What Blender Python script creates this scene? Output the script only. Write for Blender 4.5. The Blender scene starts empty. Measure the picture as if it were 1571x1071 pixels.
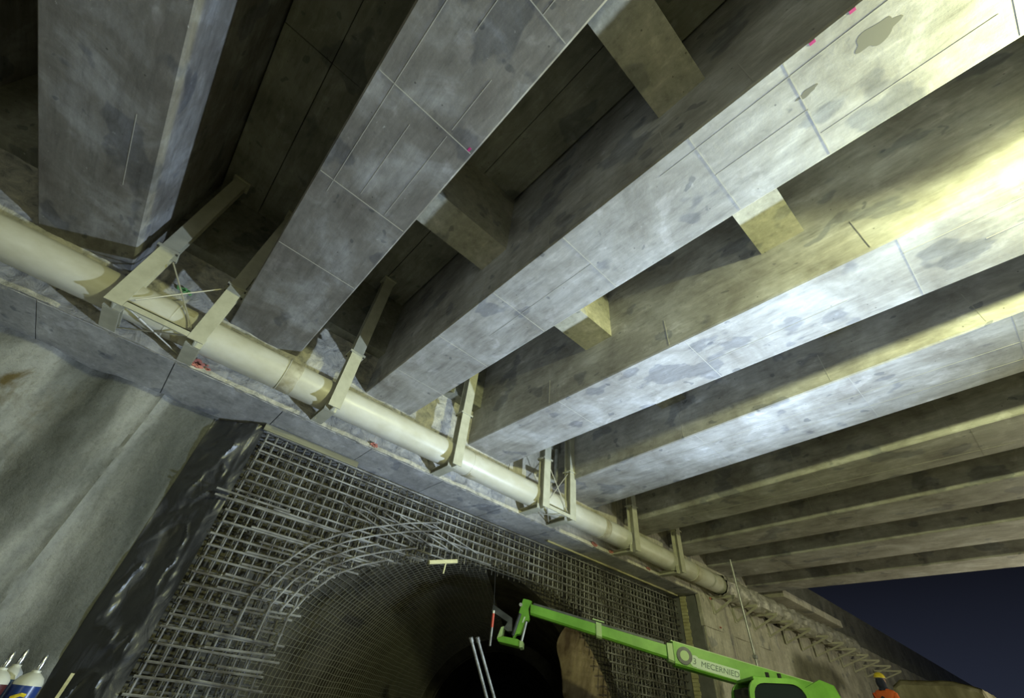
import bpy, bmesh, math, random
from mathutils import Vector, Matrix, noise
random.seed(7)
scn = bpy.context.scene
C = scn.collection
# ------------------------------------------------------------------ camera
# plan units: 1 unit = 4 m, heights measured from the camera's eye (1.5 m above ground)
def P(x, y, z): return Vector((4*x, 4*y, 4*z + 1.5))
R = ((0.73059185, -0.67666072, 0.0914648), (0.50228975, 0.44185287, -0.74328396), (0.46253708, 0.58897904, 0.66269385))
cam = bpy.data.cameras.new('camera'); co = bpy.data.objects.new('camera', cam); C.objects.link(co)
cam.sensor_fit = 'HORIZONTAL'; cam.sensor_width = 36; cam.lens = 36*646.73/1571
cam.clip_start = 0.05; cam.clip_end = 500
co.matrix_world = Matrix(((R[0][0], -R[1][0], -R[2][0], 0), (R[0][1], -R[1][1], -R[2][1], 0), (R[0][2], -R[1][2], -R[2][2], 1.5), (0, 0, 0, 1)))
scn.camera = co
# ------------------------------------------------------------------ world, lamps, exposure
w = bpy.data.worlds.new('world'); scn.world = w; w.use_nodes = True
_n = w.node_tree.nodes; _l = w.node_tree.links
_g = _n.new('ShaderNodeTexCoord'); _s = _n.new('ShaderNodeSeparateXYZ'); _r = _n.new('ShaderNodeValToRGB')
_l.new(_g.outputs['Generated'], _s.inputs[0]); _l.new(_s.outputs['Z'], _r.inputs[0]); _l.new(_r.outputs[0], _n['Background'].inputs[0])
_r.color_ramp.elements[0].color = (.021, .026, .044, 1); _r.color_ramp.elements[0].position = .02      # low bluish sky glow standing in for the lamp haze
_r.color_ramp.elements[1].color = (.0045, .005, .008, 1); _r.color_ramp.elements[1].position = .26
def lamp(name, loc, power, col, rad, spot=None, aim=None, blend=.6):
    l = bpy.data.lights.new(name, 'SPOT' if spot else 'POINT'); l.energy = power; l.color = col; l.shadow_soft_size = rad
    o = bpy.data.objects.new(name, l); C.objects.link(o); o.location = loc
    if spot:
        l.spot_size = spot; l.spot_blend = blend
        o.rotation_euler = (Vector(aim) - Vector(loc)).to_track_quat('-Z', 'Y').to_euler()
    return o
BLUE = P(1.85, 0.20, -.02); YEL = P(0.88, -0.70, 0.915)
lamp('white_floodlight', BLUE, 2350, (0.66, 0.82, 1.0), 0.10, math.radians(142), P(.45, .62, 1.0), 1.0)
lamp('green_floodlight', YEL, 1150, (.95, 1.0, 0.48), 0.12)
lamp('soft_fill_light', P(-1.3, -1.6, -.1), 290, (.93, 1.0, .78), 0.6)  # added fill from behind the camera, lifts the dark beam sides
lamp('right_fill_light', P(4.5, -.6, .25), 560, (1.0, .97, .70), 0.25)  # added fill to brighten the right wall and the worker
scn.view_settings.view_transform = 'Standard'; scn.view_settings.look = 'None'
scn.view_settings.exposure = 0.0; scn.view_settings.gamma = 1; scn.view_settings.use_curve_mapping = False

# ------------------------------------------------------------------ materials
def srgb(r, g, b):
    f = lambda c: (c/255/12.92) if c/255 <= .04045 else ((c/255+.055)/1.055)**2.4
    return (f(r), f(g), f(b), 1)
def mat(name, col, rough=.6, metal=0, spec=.5):
    m = bpy.data.materials.new(name); m.use_nodes = True; b = m.node_tree.nodes['Principled BSDF']
    b.inputs['Base Color'].default_value = col; b.inputs['Roughness'].default_value = rough
    b.inputs['Metallic'].default_value = metal; b.inputs['Specular IOR Level'].default_value = spec
    return m
def N(m, t, **kw):
    n = m.node_tree.nodes.new(t)
    for k, v in kw.items():
        if k in n.inputs: n.inputs[k].default_value = v
        else: setattr(n, k, v)
    return n
def L(m, a, b): m.node_tree.links.new(a, b)
def coords(m, scale=(1, 1, 1), loc=(0, 0, 0)):
    g = N(m, 'ShaderNodeNewGeometry'); mp = N(m, 'ShaderNodeMapping'); mp.inputs['Scale'].default_value = scale; mp.inputs['Location'].default_value = loc
    L(m, g.outputs['Position'], mp.inputs['Vector']); return mp.outputs[0]
def ramp(m, fac, stops, interp='LINEAR'):
    r = N(m, 'ShaderNodeValToRGB'); e = r.color_ramp.elements; r.color_ramp.interpolation = interp
    while len(e) < len(stops): e.new(.5)
    for i, (p, c) in enumerate(stops): e[i].position = p; e[i].color = c if len(c) == 4 else (*c, 1)
    L(m, fac, r.inputs[0]); return r.outputs[0]
def mix(m, a, b, fac, mode='MIX'):
    x = N(m, 'ShaderNodeMix', data_type='RGBA', blend_type=mode)
    for s, v in ((0, fac), (6, a), (7, b)):
        if hasattr(v, 'is_linked'): L(m, v, x.inputs[s])
        else: x.inputs[s].default_value = v
    return x.outputs[2]
def tex(m, vec, scale, detail=6, rough=.6, dist=0):
    n = N(m, 'ShaderNodeTexNoise'); n.inputs['Scale'].default_value = scale; n.inputs['Detail'].default_value = detail
    n.inputs['Roughness'].default_value = rough; n.inputs['Distortion'].default_value = dist; L(m, vec, n.inputs['Vector']); return n.outputs[0]
def bump(m, h, s=.3, d=.02):
    b = N(m, 'ShaderNodeBump'); b.inputs['Strength'].default_value = s; b.inputs['Distance'].default_value = d
    L(m, h, b.inputs['Height']); L(m, b.outputs[0], m.node_tree.nodes['Principled BSDF'].inputs['Normal'])
def base(m, c): L(m, c, m.node_tree.nodes['Principled BSDF'].inputs['Base Color'])
def g(v, t=0): return (v*(1+t), v, v*(1-t), 1)

def concrete(name, lo, mid, hi, streak=(1, .12, 1), sc=1.3, patch=True, rough=.62, bs=.25, contrast=1, spec=.4):
    m = mat(name, mid, rough, spec=spec)
    v = coords(m); vs = coords(m, streak, (3, 1, 2))
    a = tex(m, v, sc, 8, .62, .4); s = tex(m, vs, sc*9, 7, .7)
    col = ramp(m, a, [(.30, lo), (.5, mid), (.68, hi)])
    col = mix(m, col, ramp(m, s, [(.28, g(.60)), (.44, g(.95)), (.56, g(1.04)), (.72, g(1.36))]), .85, 'MULTIPLY')
    if patch:
        pz = tex(m, coords(m, (1, .7, 1), (9, 4, 2)), 1.9, 3, .5, .2)
        f = ramp(m, pz, [(.60, (0, 0, 0)), (.63, (1, 1, 1))])
        col = mix(m, col, mix(m, col, (0.68, .70, .76, 1), 1.0, 'MULTIPLY'), f)
        pz2 = tex(m, coords(m, (1, .8, 1), (2, 14, 7)), 3.1, 4, .6, .3)
        f2 = ramp(m, pz2, [(.60, (0, 0, 0)), (.66, (1, 1, 1))])
        col = mix(m, col, mix(m, col, (1.22, 1.22, 1.26, 1), 1.0, 'MULTIPLY'), f2)
    fz = tex(m, coords(m, (1.0, .35, 1.0), (7, 3, 3)), 9, 9, .72, .8)
    col = mix(m, col, ramp(m, fz, [(.30, g(.72)), (.46, g(.97)), (.54, g(1.02)), (.72, g(1.30))]), .8, 'MULTIPLY')
    if patch:
        sp = tex(m, coords(m, (1, .8, 1), (4, 4, 9)), 5.5, 2, .4, .2)
        col = mix(m, col, mix(m, col, (.62, .64, .68, 1), 1.0, 'MULTIPLY'), ramp(m, sp, [(.71, (0, 0, 0)), (.735, (1, 1, 1))]))
        lw = tex(m, coords(m, (1, .5, 1), (1, 8, 3)), 26, 3, .6, .3)
        col = mix(m, col, (.62, .62, .62, 1), ramp(m, lw, [(.70, (0, 0, 0)), (.76, (.55, .55, .55))]))
    vo = N(m, 'ShaderNodeTexVoronoi'); vo.inputs['Scale'].default_value = 5.5; L(m, v, vo.inputs['Vector'])
    pit = ramp(m, vo.outputs['Distance'], [(.035, g(.35)), (.06, g(1))])
    col = mix(m, col, pit, .8, 'MULTIPLY')
    base(m, col)
    bump(m, tex(m, v, 14, 8, .7), bs, .01)
    return m
M = {}
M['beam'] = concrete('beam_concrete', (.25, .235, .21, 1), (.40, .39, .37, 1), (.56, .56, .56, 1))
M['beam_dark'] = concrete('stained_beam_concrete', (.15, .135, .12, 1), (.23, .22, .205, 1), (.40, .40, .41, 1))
M['cross'] = concrete('cross_beam_concrete', (.30, .29, .23, 1), (.40, .39, .32, 1), (.5, .48, .42, 1), (1, 1, 1))
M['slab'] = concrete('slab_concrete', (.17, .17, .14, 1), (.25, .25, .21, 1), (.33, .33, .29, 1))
M['cap'] = concrete('cap_concrete', (.34, .34, .345, 1), (.48, .48, .485, 1), (.62, .62, .625, 1), (1, 1, 1))
M['wallr'] = concrete('wall_concrete', (.38, .36, .29, 1), (.56, .53, .44, 1), (.68, .65, .56, 1), (1.5, 1.5, .1))
M['seam'] = mat('seam_mortar', (.44, .43, .40, 1), .8)
M['joint'] = mat('dark_joint', (.06, .06, .055, 1), .9)

def roughface():
    m = mat('rough_face_concrete', (.4, .4, .4, 1), .85); v = coords(m)
    a = tex(m, v, 6, 10, .7, .6); b = tex(m, v, 1.2, 3)
    col = ramp(m, a, [(.32, (.22, .22, .22, 1)), (.46, (.48, .47, .44, 1)), (.64, (.74, .71, .62, 1))])
    col = mix(m, col, ramp(m, b, [(.35, g(.8)), (.65, g(1.15))]), .8, 'MULTIPLY')
    base(m, col); bump(m, a, .8, .05); return m
M['rough'] = roughface()
def shotcrete():
    m = mat('sprayed_concrete', (.4, .4, .36, 1), .8); v = coords(m); vs = coords(m, (1, 1, .22), (1, 2, 3))
    a = tex(m, vs, 1.5, 5, .55, .5); f = tex(m, v, 22, 8, .75)
    col = ramp(m, a, [(.34, (.11, .115, .105, 1)), (.50, (.22, .225, .21, 1)), (.64, (.44, .44, .415, 1))])
    col = mix(m, col, ramp(m, f, [(.3, g(.62)), (.5, g(1)), (.7, g(1.12))]), .7, 'MULTIPLY')
    # rusty rock crack in the upper left corner of the wall
    cr = tex(m, coords(m, (1.1, 1.1, .6), (5, 5, 1)), 1.1, 6, .65, 1.2)
    f3 = ramp(m, cr, [(.56, (0, 0, 0)), (.66, (1, 1, 1))])
    sx = N(m, 'ShaderNodeSeparateXYZ'); gp = N(m, 'ShaderNodeNewGeometry'); L(m, gp.outputs['Position'], sx.inputs[0])
    mr = N(m, 'ShaderNodeMapRange'); mr.inputs[1].default_value = -1.2; mr.inputs[2].default_value = -1.9; L(m, sx.outputs[0], mr.inputs[0])
    mu = N(m, 'ShaderNodeMath', operation='MULTIPLY'); L(m, f3, mu.inputs[0]); L(m, mr.outputs[0], mu.inputs[1]); f3 = mu.outputs[0]
    col = mix(m, col, (.16, .12, .045, 1), f3)
    base(m, col); bump(m, f, .8, .03); return m
M['shot'] = shotcrete()
def simple(name, c1, c2, scale, rough=.5, metal=0, bs=.1, bd=.005, spec=.5, stretch=(1, 1, 1), d=6, p=(.38, .62)):
    m = mat(name, c1, rough, metal, spec); a = tex(m, coords(m, stretch), scale, d)
    base(m, ramp(m, a, [(p[0], c1), (p[1], c2)]))
    if bs: bump(m, a, bs, bd)
    return m
M['pipe'] = simple('cream_pipe', (.60, .58, .47, 1), (.74, .73, .66, 1), 2.2, .38, 0, .05, stretch=(.6, 1, 1))
M['pipe_stain'] = simple('stained_pipe_coupling', (.40, .36, .24, 1), (.62, .59, .46, 1), 6, .5, 0, .1)
M['steel'] = simple('cream_painted_steel', (.50, .49, .38, 1), (.60, .59, .47, 1), 5, .45, 0, .03)
M['bolt'] = mat('dark_bolt', (.12, .12, .11, 1), .5, .6)
M['galv'] = simple('galvanised_steel', (.42, .43, .42, 1), (.62, .63, .62, 1), 9, .38, .6, .05)
M['tube'] = simple('dull_tube_steel', (.20, .20, .20, 1), (.36, .37, .37, 1), 14, .5, .3, .05)
M['rod'] = mat('thin_rod_steel', (.55, .53, .45, 1), .5, .2)
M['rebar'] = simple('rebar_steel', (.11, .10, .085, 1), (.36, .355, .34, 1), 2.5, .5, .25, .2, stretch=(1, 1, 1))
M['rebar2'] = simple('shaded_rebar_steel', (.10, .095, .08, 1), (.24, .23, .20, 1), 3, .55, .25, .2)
M['wire'] = mat('mesh_wire', (.34, .33, .28, 1), .55, .3)
M['red'] = mat('red_spray_paint', (.62, .24, .20, 1), .8)
M['redp'] = mat('red_tube_paint', (.55, .08, .05, 1), .5)
M['mag'] = mat('magenta_spray_paint', (.50, .04, .22, 1), .7)
M['greenp'] = mat('green_spray_paint', (.25, .62, .22, 1), .7)
M['wood'] = simple('timber_board', (.50, .46, .24, 1), (.66, .62, .36, 1), 4, .7, stretch=(.2, 1, 3))
M['board'] = simple('dull_board', (.20, .19, .13, 1), (.30, .29, .20, 1), 4, .8, stretch=(.2, 1, 3))
M['grey'] = simple('grey_reveal', (.16, .16, .15, 1), (.22, .22, .21, 1), 3, .8)
M['black'] = mat('back_void', (.01, .01, .01, 1), .9)
m = mat('black_plastic_sheet', (.042, .044, .054, 1), .40, spec=1.0); bump(m, tex(m, coords(m, (1.4, 1.4, .9)), 2.6, 4, .5, 1.5), .35, .05); M['plastic'] = m
M['foil'] = simple('crumpled_foil_wrap', (.40, .39, .33, 1), (.66, .64, .56, 1), 6, .4, .3, .9, .05)
M['mud'] = simple('site_ground', (.20, .18, .14, 1), (.34, .31, .25, 1), 1.4, .9, 0, .6, .08)
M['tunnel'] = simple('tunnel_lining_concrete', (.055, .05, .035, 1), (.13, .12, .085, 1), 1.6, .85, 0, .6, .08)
M['membrane'] = simple('brown_membrane', (.10, .065, .04, 1), (.42, .33, .21, 1), 1.1, .5, 0, .5, .08, stretch=(1.5, 1.5, .3))
M['lime'] = simple('lime_green_paint', (.13, .36, .03, 1), (.20, .50, .06, 1), 2, .4)
M['limep'] = mat('pale_green_paint', (.42, .60, .28, 1), .45)
M['glass'] = mat('dark_cab_glass', (.02, .03, .03, 1), .06, spec=.8)
M['rubber'] = mat('black_rubber', (.02, .02, .02, 1), .8)
M['dsteel'] = simple('dark_worn_steel', (.05, .055, .06, 1), (.12, .13, .14, 1), 4, .5, .4)
M['white'] = mat('white_sticker', (.62, .75, .62, 1), .5)
M['text'] = mat('grey_lettering', (.16, .24, .19, 1), .6)
M['ivory'] = mat('ivory_cylinder_shoulder', (.66, .66, .58, 1), .4)
M['navy'] = mat('navy_cylinder_paint', (.02, .05, .22, 1), .3)
M['blue'] = mat('steel_blue_cylinder_paint', (.05, .13, .33, 1), .3)
M['maroon'] = mat('maroon_cylinder_paint', (.09, .025, .025, 1), .35)
M['chrome'] = mat('bright_valve_steel', (.65, .66, .66, 1), .22, .9)
M['yellow'] = mat('yellow_paint', (.80, .62, .04, 1), .45)
M['orange'] = mat('orange_workwear', (.85, .16, .04, 1), .7)
M['navycl'] = mat('navy_hood_cloth', (.025, .03, .06, 1), .9)
M['skin'] = mat('skin', (.45, .27, .19, 1), .6)
M['tarp'] = simple('beige_tarpaulin', (.20, .18, .11, 1), (.40, .37, .26, 1), 1.6, .75, 0, .5, .1, stretch=(1, 1, .4))

# ------------------------------------------------------------------ mesh helpers
class MB:
    def __init__(s): s.v = []; s.f = []
    def add(s, vs, fs):
        k = len(s.v); s.v += [Vector(p) for p in vs]; s.f += [tuple(i+k for i in f) for f in fs]; return s
    def box(s, a, b):
        x0, y0, z0 = a; x1, y1, z1 = b
        return s.add([(x0,y0,z0),(x1,y0,z0),(x1,y1,z0),(x0,y1,z0),(x0,y0,z1),(x1,y0,z1),(x1,y1,z1),(x0,y1,z1)],
                     [(3,2,1,0),(4,5,6,7),(0,1,5,4),(1,2,6,5),(2,3,7,6),(3,0,4,7)])
    def bar(s, p, q, w, h, up=(0, 0, 1)):
        p = Vector(p); q = Vector(q); d = (q-p).normalized(); up = Vector(up)
        if abs(d.dot(up)) > .97: up = Vector((0, 1, 0))
        a = d.cross(up).normalized()*w/2; b = a.cross(d).normalized()*h/2
        vs = [p-a-b, p+a-b, p+a+b, p-a+b, q-a-b, q+a-b, q+a+b, q-a+b]
        return s.add(vs, [(0,1,2,3),(7,6,5,4),(0,4,5,1),(1,5,6,2),(2,6,7,3),(3,7,4,0)])
    def tube(s, pts, r, n=8, cap=True):
        pts = [Vector(p) for p in pts]; rs = r if isinstance(r, (list, tuple)) else [r]*len(pts)
        k = len(s.v); a = None
        for i, p in enumerate(pts):
            d = (pts[min(i+1, len(pts)-1)] - pts[max(i-1, 0)]).normalized()
            if a is None:
                a = d.cross(Vector((0, 0, 1)) if abs(d.z) < .9 else Vector((1, 0, 0))).normalized()
            else: a = (a - d*a.dot(d)).normalized()
            b = d.cross(a)
            for j in range(n):
                t = 2*math.pi*j/n; s.v.append(p + (a*math.cos(t) + b*math.sin(t))*rs[i])
        for i in range(len(pts)-1):
            for j in range(n): s.f.append((k+i*n+j, k+i*n+(j+1) % n, k+(i+1)*n+(j+1) % n, k+(i+1)*n+j))
        if cap:
            s.f.append(tuple(k+j for j in reversed(range(n)))); s.f.append(tuple(k+(len(pts)-1)*n+j for j in range(n)))
        return s
    def grid(s, fn, nu, nv):
        k = len(s.v)
        for i in range(nu+1):
            for j in range(nv+1): s.v.append(Vector(fn(i/nu, j/nv)))
        for i in range(nu):
            for j in range(nv):
                a = k+i*(nv+1)+j; s.f.append((a, a+nv+1, a+nv+2, a+1))
        return s
    def slab(s, fn, nu, nv, off):      # a displaced sheet with thickness: front fn, flat back shifted by off
        k = len(s.v); s.grid(fn, nu, nv); n = len(s.v)-k; off = Vector(off)
        fr = list(s.v[k:]); s.v += [p+off for p in fr]
        idx = lambda i, j: k+i*(nv+1)+j
        ring = [idx(i, 0) for i in range(nu+1)] + [idx(nu, j) for j in range(1, nv+1)] + [idx(i, nv) for i in range(nu-1, -1, -1)] + [idx(0, j) for j in range(nv-1, 0, -1)]
        for a, b in zip(ring, ring[1:]+ring[:1]): s.f.append((b, a, a+n, b+n))
        for i in range(nu):
            for j in range(nv):
                a = idx(i, j)+n; s.f.append((a, a+1, a+nv+2, a+nv+1))
        return s
    def prism(s, prof, a, b, ax):      # profile (list of 2-vectors) swept from a to b; ax = (e1, e2)
        e1, e2 = Vector(ax[0]), Vector(ax[1]); n = len(prof); k = len(s.v)
        for o in (Vector(a), Vector(b)):
            for u, v in prof: s.v.append(o+e1*u+e2*v)
        for j in range(n): s.f.append((k+j, k+(j+1) % n, k+n+(j+1) % n, k+n+j))
        s.f.append(tuple(k+j for j in reversed(range(n)))); s.f.append(tuple(k+n+j for j in range(n)))
        return s
    def lathe(s, prof, o, n=16, ax=(0, 0, 1)):
        ax = Vector(ax).normalized(); o = Vector(o)
        return s.tube([o+ax*z for r, z in prof], [max(r, .0005) for r, z in prof], n)
def wpos(o):  # world position of an unrotated thing
    p = Vector(o.location)
    while o.parent: o = o.parent; p = p+Vector(o.location)
    return p
def obj(name, mb, material, parent=None, origin=None, smooth=False, bevel=0, label=None):
    org = wpos(parent) if parent else Vector(origin or (0, 0, 0))
    me = bpy.data.meshes.new(name); me.from_pydata([p-org for p in mb.v], [], mb.f)
    bm = bmesh.new(); bm.from_mesh(me); bmesh.ops.recalc_face_normals(bm, faces=bm.faces)
    if bevel: bmesh.ops.bevel(bm, geom=list(bm.edges), offset=bevel, segments=1, affect='EDGES')
    if smooth:
        for f in bm.faces: f.smooth = True
        for e in bm.edges:
            if len(e.link_faces) == 2 and e.calc_face_angle(0) > .8: e.smooth = False
    bm.to_mesh(me); bm.free()
    if material: me.materials.append(material)
    o = bpy.data.objects.new(name, me); C.objects.link(o)
    if parent: o.parent = parent
    else: o.location = org
    if label: o['label'] = label
    return o
def thing(name, label, cat, loc, group=None):
    o = bpy.data.objects.new(name, None); C.objects.link(o); o.location = loc; o.empty_display_size = .2
    o['label'] = label; o['category'] = cat
    if group: o['group'] = group
    return o
def tag(o, label, cat, group=None):
    o['label'] = label; o['category'] = cat
    if group: o['group'] = group
    return o
def struct(o): o['kind'] = 'structure'; return o
def sroot(name, loc=(0, 0, 0)):
    o = bpy.data.objects.new(name, None); C.objects.link(o); o.location = loc; o['kind'] = 'structure'; return o
def copy_tree(o, d, parent=None):
    c = o.copy(); C.objects.link(c)
    if parent: c.parent = parent
    else: c.location = Vector(o.location)+Vector(d)
    for ch in [x for x in KIDS.get(o, [])]: copy_tree(ch, d, c)
    return c
KIDS = {}
def kids(root):
    for o in bpy.data.objects:
        if o.parent is not None: KIDS.setdefault(o.parent, [])
    for o in bpy.data.objects:
        if o.parent is not None and o not in KIDS[o.parent]: KIDS[o.parent].append(o)
def nz(x, y, z, s=1, o=4): return noise.fractal(Vector((x, y, z))*s, 1.0, 2.0, o, noise_basis='PERLIN_ORIGINAL')
def ibeam(mb, p, q, w, h, front, t=.014, fl=.016):   # H-section from p to q; front = direction the flange faces
    p = Vector(p); q = Vector(q); d = (q-p).normalized(); f = Vector(front).normalized(); s_ = d.cross(f).normalized()
    pr = [(-w/2, h/2), (w/2, h/2), (w/2, h/2-fl), (t/2, h/2-fl), (t/2, -h/2+fl), (w/2, -h/2+fl), (w/2, -h/2), (-w/2, -h/2), (-w/2, -h/2+fl), (-t/2, -h/2+fl), (-t/2, h/2-fl), (-w/2, h/2-fl)]
    k = len(mb.v)
    for o in (p, q):
        for u, v in pr: mb.v.append(o+s_*u+f*v)
    for j in range(12): mb.f.append((k+j, k+(j+1) % 12, k+12+(j+1) % 12, k+12+j))
    for b in (k, k+12):
        mb.f += [(b, b+1, b+2, b+3, b+10, b+11), (b+3, b+4, b+9, b+10), (b+4, b+5, b+6, b+7, b+8, b+9)]
    return mb

# ================================================================== SETTING
GZ = 0.0
# ground
mb = MB()
def fl(u, v):
    x = -22+u*92; y = -22+v*46
    return (x, y, -.06+.05*nz(x, y, 0, .35))
mb.grid(fl, 70, 40); struct(obj('floor', mb, M['mud'], smooth=True))

# ---- ceiling: precast planks between the beams, joints left open
ceil = sroot('ceiling', P(0, 0, 1.5))
BE = [  # left edge at y=-.3 and y=1.57, right edge at the same stations (plan units)
 (-1.82, -1.80, -1.56, -1.54), (-1.25, -1.23, -1.0, -.98), (-.678, -.653, -.422, -.403), (-.098, -.091, .164, .165), (.480, .469, .735, .699), (1.059, 1.030, 1.317, 1.296),
 (1.549, 1.638, 1.876, 1.990), (2.156, 2.290, 2.437, 2.532), (2.716, 2.797, 2.993, 3.040), (3.272, 3.306, 3.578, 3.645), (3.845, 3.918, 4.118, 4.134)]
def ex(b, side, y):
    a, c = (b[0], b[1]) if side == 0 else (b[2], b[3]); return a+(c-a)*(y+.3)/1.87
YB = -3.0
ys = [YB, -2.4, -1.8, -1.2, -.6, 0.0+.05, .77, 1.52]
for i in range(len(BE)-1):
    b0, b1 = BE[i], BE[i+1]
    for k in range(len(ys)-1):
        for h in (0, 1):          # two planks across each bay
            y0, y1 = ys[k]+.0012, ys[k+1]-.0012; mb = MB(); q = []
            for y in (y0, y1):
                xa, xb = ex(b0, 1, y)+.007, ex(b1, 0, y)-.007; xm = (xa+xb)/2
                q.append((xa, xm-.0015) if h == 0 else (xm+.0015, xb))
            z = 1.5+.002*((i+k+h) % 2)
            vs = [P(q[0][0], y0, z), P(q[0][1], y0, z), P(q[1][1], y1, z), P(q[1][0], y1, z)]
            mb.add(vs+[p+Vector((0, 0, .2)) for p in vs], [(3,2,1,0),(4,5,6,7),(0,1,5,4),(1,2,6,5),(2,3,7,6),(3,0,4,7)])
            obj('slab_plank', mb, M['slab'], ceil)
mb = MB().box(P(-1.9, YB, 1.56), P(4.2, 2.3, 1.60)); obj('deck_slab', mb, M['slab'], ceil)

# ---- beams
BLAB = [None, 'dark beam at the far left edge, beyond the wide stained beam', 'wide dark stained concrete beam in the upper left with a bright lit side strip',
 'dark mottled concrete beam in the upper middle with panel seams and a thin bright edge', 'long pale concrete beam crossing the centre, with dark patches near the upper right corner',
 'bright concrete beam right of centre, its upright side washed by the yellow green lamp', 'concrete beam below the brightest one, thin yellow strip along its lower side',
 'dim concrete beam with a narrow yellow line, fourth from the dark opening on the right', 'dim concrete beam, third from the dark opening on the right', 'dim narrow looking concrete beam, next to the last before the dark opening', 'last concrete beam at the edge of the dark opening on the right']
SEAM = {3: dict(t=[.151, .452, .757, 1.06, -.15], l=[(-.052, -.4, .80), (.017, -.2, .26), (.017, .5, .74), (.094, .3, .44), (.094, .46, .75), (.094, -.2, .15)]),
        4: dict(t=[-.118, .079, .449, 1.034, 1.32, -.42, .74], l=[(.514, -.6, .17), (.60, -.12, .08), (.60, .45, .9), (.667, -.4, -.12)]),
        5: dict(t=[-.153, .427, .98, -.5], l=[(1.12, -.6, -.15), (1.20, -.6, -.3), (1.20, .0, .42)]),
        6: dict(t=[.115, .7, -.3], l=[(1.70, -.4, 1.2), (1.80, -.4, .9)]), 7: dict(t=[.47, -.1], l=[(2.38, -.2, 1.2)]), 2: dict(t=[], l=[(-.47, .95, 1.2)]), 8: dict(t=[.6], l=[]), 9: dict(t=[.5, 1.1], l=[])}
for i, b in enumerate(BE):
    root = thing('concrete_beam', BLAB[i] or 'dark concrete beam hidden beyond the left edge', 'beam', P((b[1]+b[3])/2, 1.57, 1.0))
    mb = MB(); c = .004; sec = []
    for y in (YB, 1.575):
        xl, xr = ex(b, 0, y), ex(b, 1, y)
        sec.append([P(xl, y, 1.56), P(xl, y, 1+c), P(xl+c, y, 1), P(xr-c, y, 1), P(xr, y, 1+c), P(xr, y, 1.56)])
    mb.add(sec[0]+sec[1], [tuple(range(6)), tuple(reversed(range(6, 12)))]+[(j, j+6, (j+1) % 6+6, (j+1) % 6) for j in range(6)])
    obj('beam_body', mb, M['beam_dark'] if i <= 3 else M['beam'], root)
    if i in SEAM:
        wdt = .0009
        for y in SEAM[i]['t']:
            xl, xr = ex(b, 0, y)+.006, ex(b, 1, y)-.006
            obj('formwork_seam', MB().box(P(xl, y-wdt, .9993), P(xr, y+wdt, 1.001)), M['seam'], root)
        for x, y0, y1 in SEAM[i]['l']:
            obj('formwork_seam', MB().box(P(x-wdt*.8, y0, .9993), P(x+wdt*.8, y1, 1.001)), M['seam'], root)
        for y in SEAM[i]['t']:      # upright sheet joints on the left face
            x = ex(b, 0, y+.05)
            obj('side_seam', MB().box(P(x-.001, y+.05-.0012, 1.01), P(x+.001, y+.05+.0012, 1.13)), M['seam'], root)
    if i == 4:   # exposed patches and pink marks
        def blob(cx, cy, rx, ry, seed, z=.9997, n=40):
            r = [1+.45*noise.noise(Vector((math.cos(2*math.pi*k/n)*1.3+seed, math.sin(2*math.pi*k/n)*1.3, seed))) + .12*math.sin(5*2*math.pi*k/n+seed) for k in range(n)]
            pts = [P(cx+rx*r[k]*math.cos(2*math.pi*k/n), cy+ry*r[k]*math.sin(2*math.pi*k/n), z) for k in range(n)]
            return MB().add(pts+[p+Vector((0, 0, .012)) for p in pts]+[P(cx, cy, z)], [(k, (k+1) % n, 2*n) for k in range(n)]+[(k, (k+1) % n, (k+1) % n+n, k+n) for k in range(n)])
        pm = mat('bare_patch', (.20, .195, .165, 1), .8)
        obj('bare_patch', blob(.553, -.252, .018, .032, 2.1), pm, root)
        obj('bare_patch', blob(.567, -.13, .006, .018, 5.3), pm, root)
    for (bi, x, y) in ((4, .487, -.17), (4, .487, -.235), (3, .150, .445)):
        if bi == i: obj('paint_mark', MB().box(P(x-.003, y-.004, .9993), P(x+.003, y+.006, 1.0005)), M['mag'], root)

# ---- cross beams between the main beams
XL = {(3, 0): 'short yellowish cross beam between the top middle beams, at the top of the photo', (3, 1): 'short cross beam with dark stains between the mottled beam and the central beam',
      (4, 0): 'yellow lit cross beam between the two brightest beams, upper one', (4, 1): 'small yellow edged cross beam between the two brightest beams, nearer the wall'}
for i in range(3, len(BE)-1):
    for k, (y0, y1) in enumerate(((-.005, .12), (.70, .83), (-.72, -.595), (-1.45, -1.32))):
        ym = (y0+y1)/2; xa, xb = ex(BE[i], 1, ym)-.004, ex(BE[i+1], 0, ym)+.004
        mb = MB().box(P(xa, y0, 1.19), P(xb, y1, 1.53))
        if (i, k) in XL: tag(obj('cross_beam', mb, M['cross'], origin=P((xa+xb)/2, ym, 1.19)), XL[(i, k)], 'cross beam')
        else: obj('cross_beam', mb, M['cross'], ceil)

# ---- cap beam of the wall (front wall): blocks with open joints, rough broken face, end walls above
wf = sroot('wall_front', P(0, 1.57, .78))
jx = [-.508+.3625*k for k in range(-5, 11)]
jx = [x for x in jx if x < 3.0]+[3.12]
FY = 1.575
for a, b in zip(jx, jx[1:]):
    a += .0016; b -= .0016; n = max(3, int((b-a)/.012))
    def bot(u, v, a=a, b=b):
        x = a+(b-a)*u; y = FY+(1.96-FY)*v
        e = 0 if 0 < v < 1 else .0
        chip = .006*max(0, nz(x*30, 3.7, 1, 1, 3)) if v == 0 else 0
        return P(x, y+chip*1.5, .78+.0012*nz(x, y, 0, 14)+chip)
    mb = MB().slab(bot, n, 10, (0, 0, .75)); obj('cap_block', mb, M['cap'], wf, smooth=True)
obj('joint_backing', MB().box(P(jx[0], 1.60, .80), P(3.12, 1.94, .95)), M['joint'], wf)
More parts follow.
